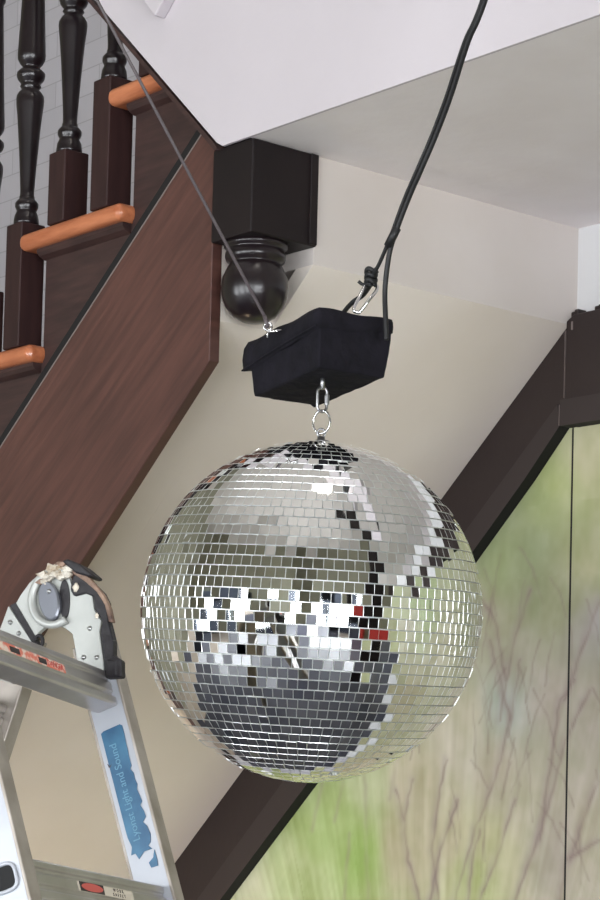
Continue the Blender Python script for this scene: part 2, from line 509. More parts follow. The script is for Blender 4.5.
def mural_colour(Y, Z):
    wy = Y + 0.05 * value_noise(Y, Z, 9, 7, 1)
    wz = Z + 0.07 * value_noise(Y, Z, 8, 6, 2)
    num = np.zeros(Y.shape + (3,))
    den = np.zeros(Y.shape)
    for (py, pz), c in MUR:
        d2 = (wy - py) ** 2 + (wz - pz) ** 2
        ww = 1.0 / (d2 + 0.0012) ** 1.6
        num += ww[..., None] * np.array(c, float)
        den += ww
    col = num / den[..., None]
    # soft upward brush streaks fanning out from the foot of the trees
    lean = (Y - 3.45) / (Z - 0.2 + 1e-3)
    st = value_noise(lean + 4, Z, 60, 3.0, 3) * 16 + value_noise(lean + 4, Z, 130, 5, 4) * 16 + value_noise(lean + 4, Z, 260, 9, 14) * 9
    st *= np.clip((2.15 - Z) / 0.5, 0.25, 1)
    col += st[..., None] * np.array([0.8, 0.9, 1.0])
    blot = value_noise(Y, Z, 14, 12, 5) * 18 + value_noise(Y, Z, 34, 28, 6) * 12 + value_noise(Y, Z, 80, 60, 16) * 8
    col += blot[..., None] * np.array([0.9, 0.75, 1.1])

    def stroke(S, wid, dark, tint):
        nonlocal col
        D = np.full(Y.shape, 9.0)
        yy = Y + 0.006 * value_noise(Y, Z, 50, 50, 8)
        for (a, c) in zip(S[:-1], S[1:]):
            a, c = np.array(a), np.array(c)
            d = c - a
            t = np.clip(((yy - a[0]) * d[0] + (Z - a[1]) * d[1]) / (d @ d), 0, 1)
            D = np.minimum(D, np.hypot(yy - a[0] - t * d[0], Z - a[1] - t * d[1]))
        k_ = np.exp(-(D / wid) ** 2) * dark * (0.85 + 1.1 * value_noise(Y, Z, 55, 24, 9))
        col += (np.array(tint, float) - col) * k_[..., None]
    for i, S in enumerate(STROKES):
        stroke(S, 0.0032, 0.55, (120, 100, 92))
        stroke([(p[0] + 0.004, p[1]) for p in S], 0.012, 0.34, (146, 132, 128))
    rng = random.Random(5)
    for _ in range(26):            # fainter stems
        y0 = rng.uniform(-1.0, 3.95)
        z0 = rng.uniform(0.6, 1.7)
        ln = (y0 - 3.45) * -0.03 + rng.uniform(-0.16, 0.05)
        S = [(y0, z0), (y0 + ln * 0.4, z0 + 0.15), (y0 + ln, z0 + 0.36)]
        stroke(S, 0.007, 0.30, (146, 128, 122))
    for _ in range(60):            # fine twigs in the crowns
        y0 = rng.uniform(2.9, 3.55)
        z0 = rng.uniform(1.45, 2.05)
        ln = rng.uniform(-0.07, 0.07) - (y0 - 3.25) * 0.05
        hh = rng.uniform(0.06, 0.16)
        stroke([(y0, z0), (y0 + ln * 0.45, z0 + hh * 0.6), (y0 + ln, z0 + hh)], 0.0028, 0.34, (124, 108, 100))
    return np.clip(col, 0, 255)


def mural_panel(name, y0, y1, step, parent):
    ys = np.linspace(y0, y1, int(round((y1 - y0) / step)) + 1)
    zs = np.linspace(0.3, 2.40, int(round(2.1 / step)) + 1)
    Y, Z = np.meshgrid(ys, zs, indexing='ij')
    top = np.where(Y > 3.06, 2.425 - 0.9 * (Y - 3.06), 2.40)
    Z = 0.3 + (Z - 0.3) * (np.maximum(top, 0.35) - 0.3) / 2.10
    col = mural_colour(Y, Z) / 255.0
    lin = np.where(col <= 0.04045, col / 12.92, ((col + 0.055) / 1.055) ** 2.4)
    ny, nz = Y.shape
    X = np.full(Y.shape, XM - 0.006)
    V = np.stack([X, Y, Z], -1).reshape(-1, 3)
    idx = np.arange(ny * nz).reshape(ny, nz)
    Fq = np.stack([idx[:-1, :-1], idx[:-1, 1:], idx[1:, 1:], idx[1:, :-1]], -1).reshape(-1, 4)
    # real board thickness: a back skin and rim
    rim = np.concatenate([idx[:, 0], idx[-1, 1:], idx[-2::-1, -1], idx[0, -2:0:-1]])
    nb = len(V)
    Vb = V[rim].copy()
    Vb[:, 0] = XM - 0.0008
    V2 = np.concatenate([V, Vb])
    m_ = len(rim)
    faces = Fq.tolist()
    for i in range(m_):
        j = (i + 1) % m_
        faces.append([int(rim[i]), int(rim[j]), nb + j, nb + i])
    me = bpy.data.meshes.new(name)
    me.from_pydata(V2.tolist(), [], faces)
    a = me.color_attributes.new('paint', 'FLOAT_COLOR', 'POINT')
    full = np.ones((len(V2), 4), dtype=np.float32)
    full[:nb, :3] = lin.reshape(-1, 3)
    full[nb:, :3] = 0.02
    a.data.foreach_set('color', full.ravel())
    me.update()
    return link(name, me, M['mural'], parent)


mural = empty('mural', (XM, 3.0, 0.3))
mural.rotation_euler = (0, 0, 0)
for nm, a0, a1, st in (('painted_panel', 3.0728, 4.62, 0.0045), ('painted_panel', 2.55, 3.0672, 0.0045),
                       ('painted_panel', 1.3, 2.547, 0.02), ('painted_panel', 0.0, 1.297, 0.03), ('painted_panel', -1.3, -0.003, 0.03), ('painted_panel', -2.99, -1.303, 0.03)):
    attach(mural_panel(nm, a0, a1, st, mural), mural)
attach(done('seam_strip', box(bmesh.new(), XM - 0.005, XM - 0.0009, 3.0670, 3.0730, 0.3, 2.40), M['black']), mural)
tag(mural, 'green and beige painted mural of slender trees, on seamed panels inside the dark trim', 'mural')

# ------------------------------------------------------------------ staircase
stairs = empty('staircase', (2.44, 6.1, 0))
XS = 2.444


def S(o):
    return attach(o, stairs)


# outer stringer, plumb cut at its upper end
ztop = lambda y: 2.345 + 0.777 * (3.897 - y)
zbot = lambda y: 2.427 - 0.873 * (y - 3.189)
yl = 5.95
S(done('stringer', prism(bmesh.new(), [(3.189, 2.427), (3.189, ztop(3.189)), (yl, max(0.3, ztop(yl))), (yl, 0.02)], XYZ, XS, XS + 0.024),
       M['stairwood'], bevel=0.0015, seg=1))
S(done('painted_highlight', prism(bmesh.new(), [(3.200, ztop(3.200) - 0.0035), (3.200, ztop(3.200) + 0.001), (5.6, ztop(5.6) + 0.001), (5.6, ztop(5.6) - 0.0035)], XYZ, XS - 0.0006, XS + 0.020), M['trimedge']))  # pale strip imitates the highlight along the stringer's top edge
S(done('painted_gap_shadow', prism(bmesh.new(), [(3.189, ztop(3.189) - 0.05), (3.189, ztop(3.189) + 0.060), (5.6, ztop(5.6) + 0.060), (5.6, ztop(5.6) - 0.05)],
                                 XYZ, XS + 0.0245, XS + 0.0355), M['gapdark']))  # dark strip painted in place of the shade in the gap
STEPS = []
RISE, RUN = 0.2355, 0.306
for kk in range(0, 10):
    # kk = 0: upper step in the photo; going down with kk
    ye = 3.149 + RUN * kk        # right (near) end of the return nosing = riser of the step above
    zt = 3.0215 - RISE * kk
    STEPS.append((ye, zt))
for i, (ye, zt) in enumerate(STEPS):
    y_near, y_far = ye + 0.034, ye + 0.396
    if zt < 0.3:
        continue
    # tread board with rounded end and front nosings
    bm = bmesh.new()
    box(bm, XS - 0.004, XM - 0.001, max(y_near, 3.15), y_far, zt - 0.036, zt)
    S(done('tread', bm, M['treadwood'], bevel=0.0155, seg=5))
    # cove moulding tucked under the nosing
    bm = bmesh.new()
    prism(bm, [(XS + 0.016, zt - 0.036), (XS + 0.016, zt - 0.043), (XS + 0.022, zt - 0.050), (XS + 0.034, zt - 0.056), (XS + 0.046, zt - 0.056), (XS + 0.046, zt - 0.036)],
          lambda u, v, w_: (u, w_, v), y_near + 0.012, y_far - 0.045)
    S(done('cove_moulding', bm, M['boardwood']))
    # face board closing the side of the step
    yr = y_far - 0.050
    zt2 = zt - 0.036
    y_lo_cut = 3.897 - (zt2 - 0.03 - 2.345) / 0.777
    pts = [(max(y_near - 0.30, 3.16), zt2), (yr, zt2), (yr, zt - RISE), (yr, ztop(yr) - 0.02)]
    pts = [(yr, zt2), (yr, ztop(yr) - 0.06), (3.17 if y_near < 3.3 else y_near - 0.12, ztop(3.17 if y_near < 3.3 else y_near - 0.12) - 0.06),
           (3.17 if y_near < 3.3 else y_near - 0.12, zt2)]
    if pts[2][1] < zt2:
        S(done('face_board', prism(bmesh.new(), pts, XYZ, XS + 0.036 + 0.0006 * (i % 2), XS + 0.050), M['boardwood']))
    S(done('riser', box(bmesh.new(), XS + 0.05, XM - 0.001, yr - 0.02, yr, zt - RISE, zt2), M['boardwood']))

# balusters: square base block, turned vase shafts
PROF = [(0.0262, 0.0), (0.0268, 0.006), (0.0250, 0.020), (0.0205, 0.030), (0.0215, 0.033), (0.0245, 0.039), (0.0245, 0.047), (0.0200, 0.053),
        (0.0160, 0.056), (0.0165, 0.060), (0.0150, 0.064), (0.0148, 0.075), (0.0168, 0.11), (0.0198, 0.155), (0.0232, 0.20), (0.0262, 0.235),
        (0.0290, 0.258), (0.0296, 0.268), (0.0288, 0.276), (0.0245, 0.284), (0.0190, 0.289), (0.0190, 0.293), (0.0225, 0.297), (0.0200, 0.301),
        (0.0215, 0.305), (0.0270, 0.311), (0.0300, 0.319), (0.0296, 0.326), (0.0230, 0.333), (0.0180, 0.337), (0.0195, 0.341), (0.0240, 0.346),
        (0.0290, 0.355), (0.0298, 0.364), (0.0290, 0.380), (0.0262, 0.44), (0.0225, 0.53), (0.0200, 0.60), (0.0185, 0.63), (0.023, 0.637), (0.023, 0.650), (0.0185, 0.657), (0.0185, 0.665)]
bal_shaft = None


def rail_z(y):
    return 3.85 - 0.763 * (y - 3.65)


# (y centre, top of the base block, tread level)
BAL = []
for kk in range(0, 5):
    yt, zt = STEPS[kk]
    BAL.append((yt + 0.264, zt, 0.149))
    BAL.append((yt + 0.111, zt, 0.149 + 0.115))
xc = XS + 0.030
first = None
base_meshes = {}
for (y, zt, hb) in BAL:
    bl = empty('baluster', (0, 0, 0))
    bl.parent = stairs
    bl.location = Vector((xc, y, zt)) - stairs.location
    if hb not in base_meshes:
        bm = box(bmesh.new(), -0.0295, 0.0295, -0.0295, 0.0295, 0.0, hb)
        o = done('square_base', bm, M['basewood'], bl, bevel=0.002, seg=1)
        base_meshes[hb] = o
    else:
        o = base_meshes[hb].copy()
        COL.objects.link(o)
        o.parent = bl
    if bal_shaft is None:
        o = done('turned_shaft', lathe(bmesh.new(), PROF, n=28), M['blackwood'], bl, smooth=True)
        bal_shaft = o
    else:
        o = bal_shaft.copy()
        COL.objects.link(o)
        o.parent = bl
    o.location = (0, 0, hb)
# hand rail above the picture
y0, y1 = 3.20, 5.35
rb = STEPS[0][1] + 0.149 + 0.660 + 0.763 * (STEPS[0][0] + 0.264)
zr = lambda y: rb - 0.763 * y
S(done('handrail', prism(bmesh.new(), [(y0, zr(y0)), (y1, zr(y1)), (y1, zr(y1) + 0.07), (y0, zr(y0) + 0.07)], XYZ, xc - 0.035, xc + 0.035),
       M['blackwood'], bevel=0.015, seg=3))

# newel post hanging below the landing with its ball drop
nx0, nx1, ny0, ny1 = 2.433, 2.589, 3.062, 3.180
newel = box(bmesh.new(), nx0, nx1, ny0, ny1, 2.643, ZC - 0.001)
newel = S(done('newel_post', newel, M['newelwood'], bevel=0.003))
bm = bmesh.new()
box(bm, nx1 - 0.020, nx1 - 0.002, ny0 - 0.004, ny0 + 0.01, 2.645, ZC - 0.002)
o = done('corner_strip', bm, M['newelwood'], bevel=0.001, seg=1)
o.parent = newel
o.matrix_parent_inverse = Matrix.Translation(-stairs.location).inverted() @ Matrix.Identity(4) if False else Matrix.Identity(4)
fc = (2.4985, 3.128)
prof = [(0.002, -0.1475), (0.022, -0.1455), (0.040, -0.136), (0.053, -0.120), (0.060, -0.102), (0.0625, -0.084), (0.060, -0.064), (0.053, -0.048),
        (0.050, -0.043), (0.0475, -0.040), (0.0475, -0.037), (0.054, -0.034), (0.0565, -0.027), (0.0560, -0.019), (0.052, -0.015), (0.052, -0.0105), (0.0585, -0.0085), (0.0585, 0.0)]
o = done('ball_finial', lathe(bmesh.new(), prof, (fc[0], fc[1], 2.644), n=40), M['blackwood'], smooth=True)
o.parent = newel
# plaster crumbs where the ceiling meets the post
tag(stairs, 'dark-stained wooden staircase with orange tread nosings, turned balusters and hanging newel post', 'staircase')

# ------------------------------------------------------------------ mirror ball
R = 0.2692
ballC = Vector((2.2566, 2.6587, 1.9184))
ball = empty('mirror_ball', ballC)
toward = Vector((-ballC.x, -ballC.y, 0)).normalized()      # horizontal direction from the ball to the room
side = Vector((0, 0, 1)).cross(toward)
tilt = Matrix.Rotation(math.radians(4.0), 3, side) @ Matrix.Rotation(math.radians(-1.8), 3, toward)
rng = random.Random(11)
rows = 51
verts, faces, mids = [], [], []
th = math.pi * R / rows
for i in range(rows):
    lat = math.pi / 2 - math.pi * (i + 0.5) / rows
    circ = 2 * math.pi * R * math.cos(lat)
    n = max(6, int(round(circ / (th * 0.93))))
    off = rng.random()
    hw0 = math.pi * R * math.cos(lat) / n
    rowtilt = rng.gauss(0, 0.45)
    for j in range(n):
        lon = 2 * math.pi * (j + off) / n
        nrm = Vector((math.cos(lat) * math.cos(lon), math.cos(lat) * math.sin(lon), math.sin(lat)))
        e = Vector((-math.sin(lon), math.cos(lon), 0))
        u = nrm.cross(e)
        wild = 0.32 if -0.45 < lat < 0.2 else 0.13
        a = math.radians(rng.gauss(0, 0.9) if rng.random() > wild else rng.gauss(0, 4.5))
        c = math.radians(rowtilt + (rng.gauss(0, 0.8) if rng.random() > wild else rng.gauss(0, 4.5)))
        tn = (nrm + e * math.tan(a) + u * math.tan(c)).normalized()
        te = (e - tn * e.dot(tn)).normalized()
        tu = tn.cross(te)
        spin = math.radians(rng.gauss(0, 0.7))
        te, tu = te * math.cos(spin) + tu * math.sin(spin), tu * math.cos(spin) - te * math.sin(spin)
        hw, hh = hw0 * 0.984, th * 0.5 * 0.935
        bv = 0.00045
        base = len(verts)
        p0 = nrm * (R + 0.0006)
        for (s, t_) in ((-1, -1), (1, -1), (1, 1), (-1, 1)):
            verts.append(tilt @ (p0 + te * s * (hw - bv) + tu * t_ * (hh - bv) + tn * 0.0012))
        for (s, t_) in ((-1, -1), (1, -1), (1, 1), (-1, 1)):
            verts.append(tilt @ (p0 + te * s * hw + tu * t_ * hh + tn * 0.0006))
        for (s, t_) in ((-1, -1), (1, -1), (1, 1), (-1, 1)):
            verts.append(tilt @ (p0 + te * s * hw + tu * t_ * hh - tn * 0.0006))
        faces.append((base, base + 1, base + 2, base + 3))
        mids.append(0)
        for q in range(4):
            r_ = (q + 1) % 4
            faces.append((base + 4 + q, base + 4 + r_, base + r_, base + q))
            mids.append(1)
            faces.append((base + 8 + q, base + 8 + r_, base + 4 + r_, base + 4 + q))
            mids.append(1)
me = bpy.data.meshes.new('mirror_tiles')
me.from_pydata([tuple(v) for v in verts], [], faces)
for p, mi in zip(me.polygons, mids):
    p.material_index = mi
me.update()
link('mirror_tiles', me, None, ball, mats=[M['mirror'], M['tileedge']])
bm = bmesh.new()
bmesh.ops.create_uvsphere(bm, u_segments=96, v_segments=64, radius=R - 0.0001)
done('ball_core', bm, M['core'], ball, smooth=True)
poleT = tilt @ Vector((0, 0, R))
# eye screw on top
bm = bmesh.new()
lathe(bm, [(0.013, 0.0), (0.013, 0.003), (0.006, 0.005), (0.006, 0.010)], poleT, n=20)
tube(bm, [poleT + Vector((0.5 * 0.0, 0, 0.016)) + side * 0.0065 * math.cos(a) + Vector((0, 0, 0.0065 * math.sin(a))) for a in [2 * math.pi * q / 20 for q in range(20)]],
     0.0017, closed=True)
done('eye_screw', bm, M['zinc'], ball, smooth=True)

tag(ball, 'large mirror ball covered in small silvery mirror tiles', 'mirror ball')

# ------------------------------------------------------------------ links
top = ballC + poleT + Vector((0, 0, 0.016))


def ring_path(c, rx, rz, ax, n=28):
    return [c + ax * rx * math.cos(2 * math.pi * q / n) + Vector((0, 0, rz * math.sin(2 * math.pi * q / n))) for q in range(n)]


rc = top + Vector((0, 0, 0.0175))
ax1 = (side * 0.85 + toward * 0.5).normalized()
o = done('split_ring', tube(bmesh.new(), ring_path(rc, 0.0155, 0.0185, ax1), 0.0018, closed=True), M['steel'], smooth=True)
tag(o, 'thin shiny steel ring between the mirror ball and the grey oval link', 'ring')
lc = rc + Vector((0, 0, 0.0365))
ax2 = (side * 0.9 - toward * 0.45).normalized()
pts = []
for q in range(32):
    a = 2 * math.pi * q / 32
    cz = 0.0105 if math.sin(a) >= 0 else -0.0105
    pts.append(lc + ax2 * 0.0085 * math.cos(a) + Vector((0, 0, cz + 0.0095 * math.sin(a))))
ql = empty('quick_link', lc)
attach(done('link_body', tube(bmesh.new(), pts, 0.0024, closed=True), M['zinc'], smooth=True), ql)
pl_ = lc - ax2 * -0.0085
attach(done('link_nut', lathe(bmesh.new(), [(0.0040, -0.008), (0.0042, -0.006), (0.0042, 0.006), (0.0040, 0.008)], pl_, n=6), M['zinc']), ql)
tag(ql, 'dull grey oval quick link hanging under the black cloth box', 'link')

# ------------------------------------------------------------------ motor in black cloth
mz = lc.z + 0.022
boxN = Vector((2.2005, 2.590, 0))            # near vertical corner
e1 = None
hr = Vector((0.764, -0.645, 0))
hf = Vector((0.645, 0.764, 0))
e1 = (-0.545 * hr + 0.838 * hf)              # towards the left, away
e2 = (0.838 * hr + 0.545 * hf)
tl = Matrix.Rotation(math.radians(-4.0), 3, hr)   # lean of the box
zb, ztp = 2.296, 2.386
L1, L2 = 0.205, 0.136


def boxpt(a, c, z):
    p = Vector((boxN.x, boxN.y, zb)) + e1 * a * L1 + e2 * c * L2 + Vector((0, 0, z))
    # the left end hangs lower, as in the photograph
    p.z -= 0.020 * a
    return p


random.seed(3)
motor = empty('motor_box', boxpt(0.5, 0.5, 0.0))
bm = bmesh.new()
nu, nz_ = 14, 9
loop = []
for q in range(nu):
    loop.append((q / nu, 0.0))
for q in range(nu):
    loop.append((1.0, q / nu))
for q in range(nu):
    loop.append((1 - q / nu, 1.0))
for q in range(nu):
    loop.append((0.0, 1 - q / nu))
H_ = 0.088
rings = []
for zi in range(nz_ + 1):
    t = zi / nz_
    ring = []
    for (a, c) in loop:
        aa, cc = a - 0.5, c - 0.5
        s = 0.93 + 0.07 * t + 0.03 * math.sin(math.pi * t)
        wr = 0.010 * math.sin(a * 9 + t * 5 + c * 4) * math.sin(math.pi * t) + random.uniform(-.004, .004)
        p = boxpt(0.5 + aa * (s + wr), 0.5 + cc * (s + wr), H_ * t + random.uniform(-.0006, .0006))
        if t == 0:
            p.z += 0.004 * (abs(aa) < 0.45) * (abs(cc) < 0.45)
        ring.append(bm.verts.new(p))
    rings.append(ring)
for zi in range(nz_):
    for q in range(len(loop)):
        q2 = (q + 1) % len(loop)
        bm.faces.new((rings[zi][q], rings[zi][q2], rings[zi + 1][q2], rings[zi + 1][q]))
bm.faces.new(rings[0][::-1])
bm.faces.new(rings[-1])
attach(done('cloth_cover', bm, M['cloth'], smooth=False, bevel=0.003), motor)
# lid flap of cloth wrapped over the top
bm = bmesh.new()
rings = []
for (t, s, dz) in ((0, 1.10, 0.0), (0.4, 1.12, 0.006), (0.8, 1.10, 0.011), (1.0, 1.04, 0.015), (1.0, 0.7, 0.018)):
    ring = []
    for (a, c) in loop:
        aa, cc = a - 0.5, c - 0.5
        lift = 0.018 * max(0.0, 0.5 - cc) * (1 if t < 0.9 else 0)
        drop = (0.030 * (1 - c) + 0.012 * c) * (1 - t) * (0.6 + 0.5 * a)
        sc_ = s if cc < 0 else 1 + (s - 1) * 0.25
        sa_ = s if aa > 0 else 1 + (s - 1) * 0.3
        p = boxpt(0.5 + aa * sa_, 0.5 + cc * sc_, H_ - 0.011 + dz - drop + 0.0016 * math.sin(a * 13 + c * 9))
        ring.append(bm.verts.new(p))
    rings.append(ring)
for k_ in range(len(rings) - 1):
    for q in range(len(loop)):
        q2 = (q + 1) % len(loop)
        bm.faces.new((rings[k_][q], rings[k_][q2], rings[k_ + 1][q2], rings[k_ + 1][q]))
bm.faces.new(rings[0][::-1])
bm.faces.new(rings[-1])
attach(done('cloth_flap', bm, M['cloth'], smooth=True, bevel=0.0), motor)
# hem line along the flap on the left face
pA = boxpt(1.05, -0.068, H_ - 0.042)
pB = boxpt(-0.02, -0.068, H_ - 0.026)
attach(done('hem', tube(bmesh.new(), smooth_path([pA, pA.lerp(pB, 0.5) + Vector((0, 0, 0.002)), pB]), 0.0016), M['cloth'], smooth=True), motor)
# motor shaft that carries the link
sp = Vector((lc.x, lc.y, lc.z + 0.020))
attach(done('shaft_eye', tube(bmesh.new(), [sp + Vector((0, 0, -0.004)), sp + Vector((0, 0, 0.02))], 0.004), M['zinc'], smooth=True), motor)
# eye bolt on the upper left corner
eb = Vector((2.1769, 2.6896, 2.3700))
bm = tube(bmesh.new(), [eb + hr * 0.0062 * math.cos(2 * math.pi * q / 20) + Vector((0, 0, 0.0062 * math.sin(2 * math.pi * q / 20))) for q in range(20)], 0.0018, closed=True)
tube(bm, [eb + Vector((0, 0, -0.006)), eb + Vector((0, 0, -0.018))], 0.002)
tube(bm, [eb + Vector((0, 0, -0.008)) + hr * 0.002, eb + Vector((0, 0, -0.006)) + hr * 0.022], 0.0018)
attach(done('eye_bolt', bm, M['steel'], smooth=True), motor)
tag(motor, 'box-shaped ball motor wrapped in black cloth, hanging above the mirror ball', 'motor')

# grey cable to the upper left, up to the ceiling
p0 = eb + Vector((0, 0, 0.006))
d = Vector((2.0072, 2.9464, 2.9253)) - Vector((2.1769, 2.6896, 2.3786))
p1 = p0 + d * ((RH - p0.z) / d.z)
bm = tube(bmesh.new(), [p0, p0.lerp(p1, 0.3), p0.lerp(p1, 0.7), p1], 0.0027)
tube(bm, [p0 + Vector((0, 0, -0.008)), p0 + d.normalized() * 0.012], 0.0036)
o = done('grey_cable', bm, M['rope'], smooth=True)
tag(o, 'thin grey cable running diagonally across the stringer to the upper left', 'cable')

# black cords to the upper right
cA = [(2.22, 2.2536, 2.8005), (2.2335, 2.3054, 2.747), (2.2562, 2.3631, 2.6858), (2.2694, 2.4082, 2.6374), (2.2751, 2.4462, 2.5922), (2.2825, 2.4822, 2.554), (2.2882, 2.521, 2.4991),
      (2.2908, 2.5344, 2.467), (2.2964, 2.5461, 2.4253), (2.2955, 2.5421, 2.3789), (2.2965, 2.5399, 2.3450)]
up_ = [(2.10, 1.80, RH), (2.11, 1.82, 3.9), (2.172, 2.085, 3.02)]
o = done('power_cord', tube(bmesh.new(), smooth_path(up_ + cA), 0.0042), M['cord'], smooth=True)
tag(o, 'thicker black cord dropping straight onto the right end of the cloth box', 'cord')
cB = [(2.227, 2.267, 2.806), (2.2398, 2.3193, 2.7521), (2.2618, 2.3777, 2.6906), (2.2749, 2.4229, 2.6418), (2.2805, 2.461, 2.5965), (2.2878, 2.4971, 2.558), (2.2944, 2.5349, 2.5061),
      (2.3010, 2.5646, 2.4742), (2.3060, 2.5850, 2.4590)]
rope_ = empty('suspension_rope', (2.3148, 2.5935, 2.4576))
attach(done('rope_strand', tube(bmesh.new(), smooth_path([(2.10, 1.82, RH), (2.115, 1.84, 3.9), (2.176, 2.10, 3.025)] + cB), 0.0032), M['cord'], smooth=True), rope_)
# knot: a few wraps
kc = Vector((2.3080, 2.5930, 2.4570))
pts = []
for q in range(60):
    a = q / 59 * 2 * math.pi * 3
    pts.append(kc + hr * 0.0075 * math.cos(a) + hf * 0.007 * math.sin(a) + Vector((0, 0, -0.014 + 0.026 * q / 59 + 0.003 * math.sin(2 * a))))
bm = tube(bmesh.new(), pts, 0.0038)
tube(bm, smooth_path([kc + Vector((0, 0, -0.010)), kc - hr * 0.012 + Vector((0, 0, -0.013)), kc - hr * 0.020 + Vector((0, 0, -0.008))]), 0.0028)
tube(bm, smooth_path([kc + Vector((0, 0, 0.006)), kc + hr * 0.007 + Vector((0, 0, 0.010)), kc + hr * 0.010 + Vector((0, 0, 0.006))]), 0.0030)
attach(done('knot', bm, M['cord'], smooth=True), rope_)
attach(done('rope_tail', tube(bmesh.new(), smooth_path([kc + Vector((0, 0, -0.012)), (2.3227, 2.6279, 2.4354), (2.323, 2.6547, 2.4271), (2.3317, 2.6867, 2.4135), (2.335, 2.695, 2.385)]), 0.0040), M['cord'], smooth=True), rope_)
tag(rope_, 'thinner black rope ending in a knot above the silver carabiner', 'rope')
# tape band that binds both
bm = tube(bmesh.new(), [Vector((2.2853, 2.5091, 2.5154)), Vector((2.2861, 2.53, 2.4909))], 0.0070)
o = done('tape_band', bm, M['cord'], smooth=True)
tag(o, 'short black tape binding the cord and the rope together above the knot', 'tape')

carab = [Vector((2.3075, 2.600, 2.4520)), Vector((2.3120, 2.596, 2.4555)), Vector((2.3166, 2.5928, 2.4500)), Vector((2.3200, 2.5923, 2.4340)), Vector((2.3120, 2.600, 2.4130)),
         Vector((2.3013, 2.6098, 2.3927)), Vector((2.2975, 2.6140, 2.3905)), Vector((2.2945, 2.6190, 2.3960)), Vector((2.2995, 2.612, 2.4200))]
dz = Vector((0, 0, 0))
carab = [p - Vector((0.645, 0.764, 0)) * (0.045 if p.z < 2.42 else (0.02 if p.z < 2.44 else 0.0)) for p in carab]
n_ = len(carab)
cp = []
for i in range(n_):
    p0_, p1_, p2_, p3_ = carab[i - 1], carab[i], carab[(i + 1) % n_], carab[(i + 2) % n_]
    for k_ in range(5):
        t = k_ / 5
        cp.append(0.5 * ((2 * p1_) + (p2_ - p0_) * t + (2 * p0_ - 5 * p1_ + 4 * p2_ - p3_) * t * t + (3 * p1_ - p0_ - 3 * p2_ + p3_) * t ** 3))
o = done('carabiner', tube(bmesh.new(), cp, 0.0027, closed=True), M['steel'], smooth=True)
tag(o, 'silver steel carabiner joining the knotted rope to the black cloth box', 'carabiner')

# ------------------------------------------------------------------ ladder
LH = Vector((1.6064, 2.3586, 1.8672))
LW = Vector((0.8887, 0.4439, -0.1148)).normalized()
LU = Vector((0.1027, 0.0513, 0.9934)).normalized()
LP = Vector((0.4468, -0.8946, 0.0)).normalized()
ladder = empty('folding_ladder', (LH.x, LH.y, 0.0))


def lp(p, u, w_):
    return LH + LP * p + LU * u + LW * w_


def A_(o):
    return attach(o, ladder)


K1 = 0.382
K2 = 0.262
WID = 0.347
n1 = Vector((1, K1)).normalized() if False else None


def bar(bm, line0, line1, half, w0, w1, cut=None):
    """bar between two (p,u) points, half width in the plane, from w0 to w1 across"""
    a, b_ = Vector(line0), Vector(line1)
    t = (b_ - a).normalized()
    s = Vector((t.y, -t.x))
    pts = [a + s * half, b_ + s * half, b_ - s * half, a - s * half]
    prism(bm, [(q.x, q.y) for q in pts], lambda u, v, w_: lp(u, v, w_), w0, w1)


def front(u):
    return (-K1 * u, u)


def rear(u):
    return (-0.083 + K2 * (u + 0.05), u)


U_END_R = -1.86 / 0.9934 + 0.0
HALF = 0.0235


def stile(fn, u0, u1, wa, wb, open_dir, name, facemat):
    """C-channel: web plus two flanges; web at wa, flanges reach to wb"""
    s_ = empty(name, LH)
    A_(s_)
    s_.matrix_parent_inverse = Matrix.Translation(-ladder.location)
    a, b_ = Vector(fn(u0)), Vector(fn(u1))
    t = (b_ - a).normalized()
    s = Vector((t.y, -t.x))
    th_ = 0.003 if wb > wa else -0.003
    bm = bmesh.new()
    bar(bm, a, b_, HALF, wa, wa + th_)
    web = done('web', bm, M[facemat], bevel=0.001, seg=1)
    web.parent = s_
    web.matrix_parent_inverse = Matrix.Translation(-LH)
    for sg in (-1, 1):
        bm = bmesh.new()
        c = s * (HALF + 0.001) * sg
        bar(bm, a + c, b_ + c, 0.0022, wa - th_ * 0.15, wb)
        fl = done('flange', bm, M['aluside'], bevel=0.0015, seg=2)
        fl.parent = s_
        fl.matrix_parent_inverse = Matrix.Translation(-LH)
    return s_


def u_floor(fn, w_):
    lo_u, hi_u = -2.4, -0.5
    for _ in range(40):
        m_ = 0.5 * (lo_u + hi_u)
        p, u = fn(m_)
        if lp(p, u, w_).z < 0.0:
            lo_u = m_
        else:
            hi_u = m_
    return hi_u


sfr = stile(front, -0.055, u_floor(front, 0.01) + 0.012, 0.0, 0.026, 1, 'stile', 'alupale')
sfl = stile(front, -0.02, u_floor(front, -0.36) + 0.012, -WID - 0.026, -WID, 1, 'stile', 'alupale')
srr = stile(rear, -0.045, u_floor(rear, 0.01) + 0.012, 0.0, 0.026, 1, 'stile', 'aluside')
srl = stile(rear, -0.045, u_floor(rear, -0.36) + 0.012, -WID - 0.026, -WID, 1, 'stile', 'aluside')

# rungs
SP = 0.2716


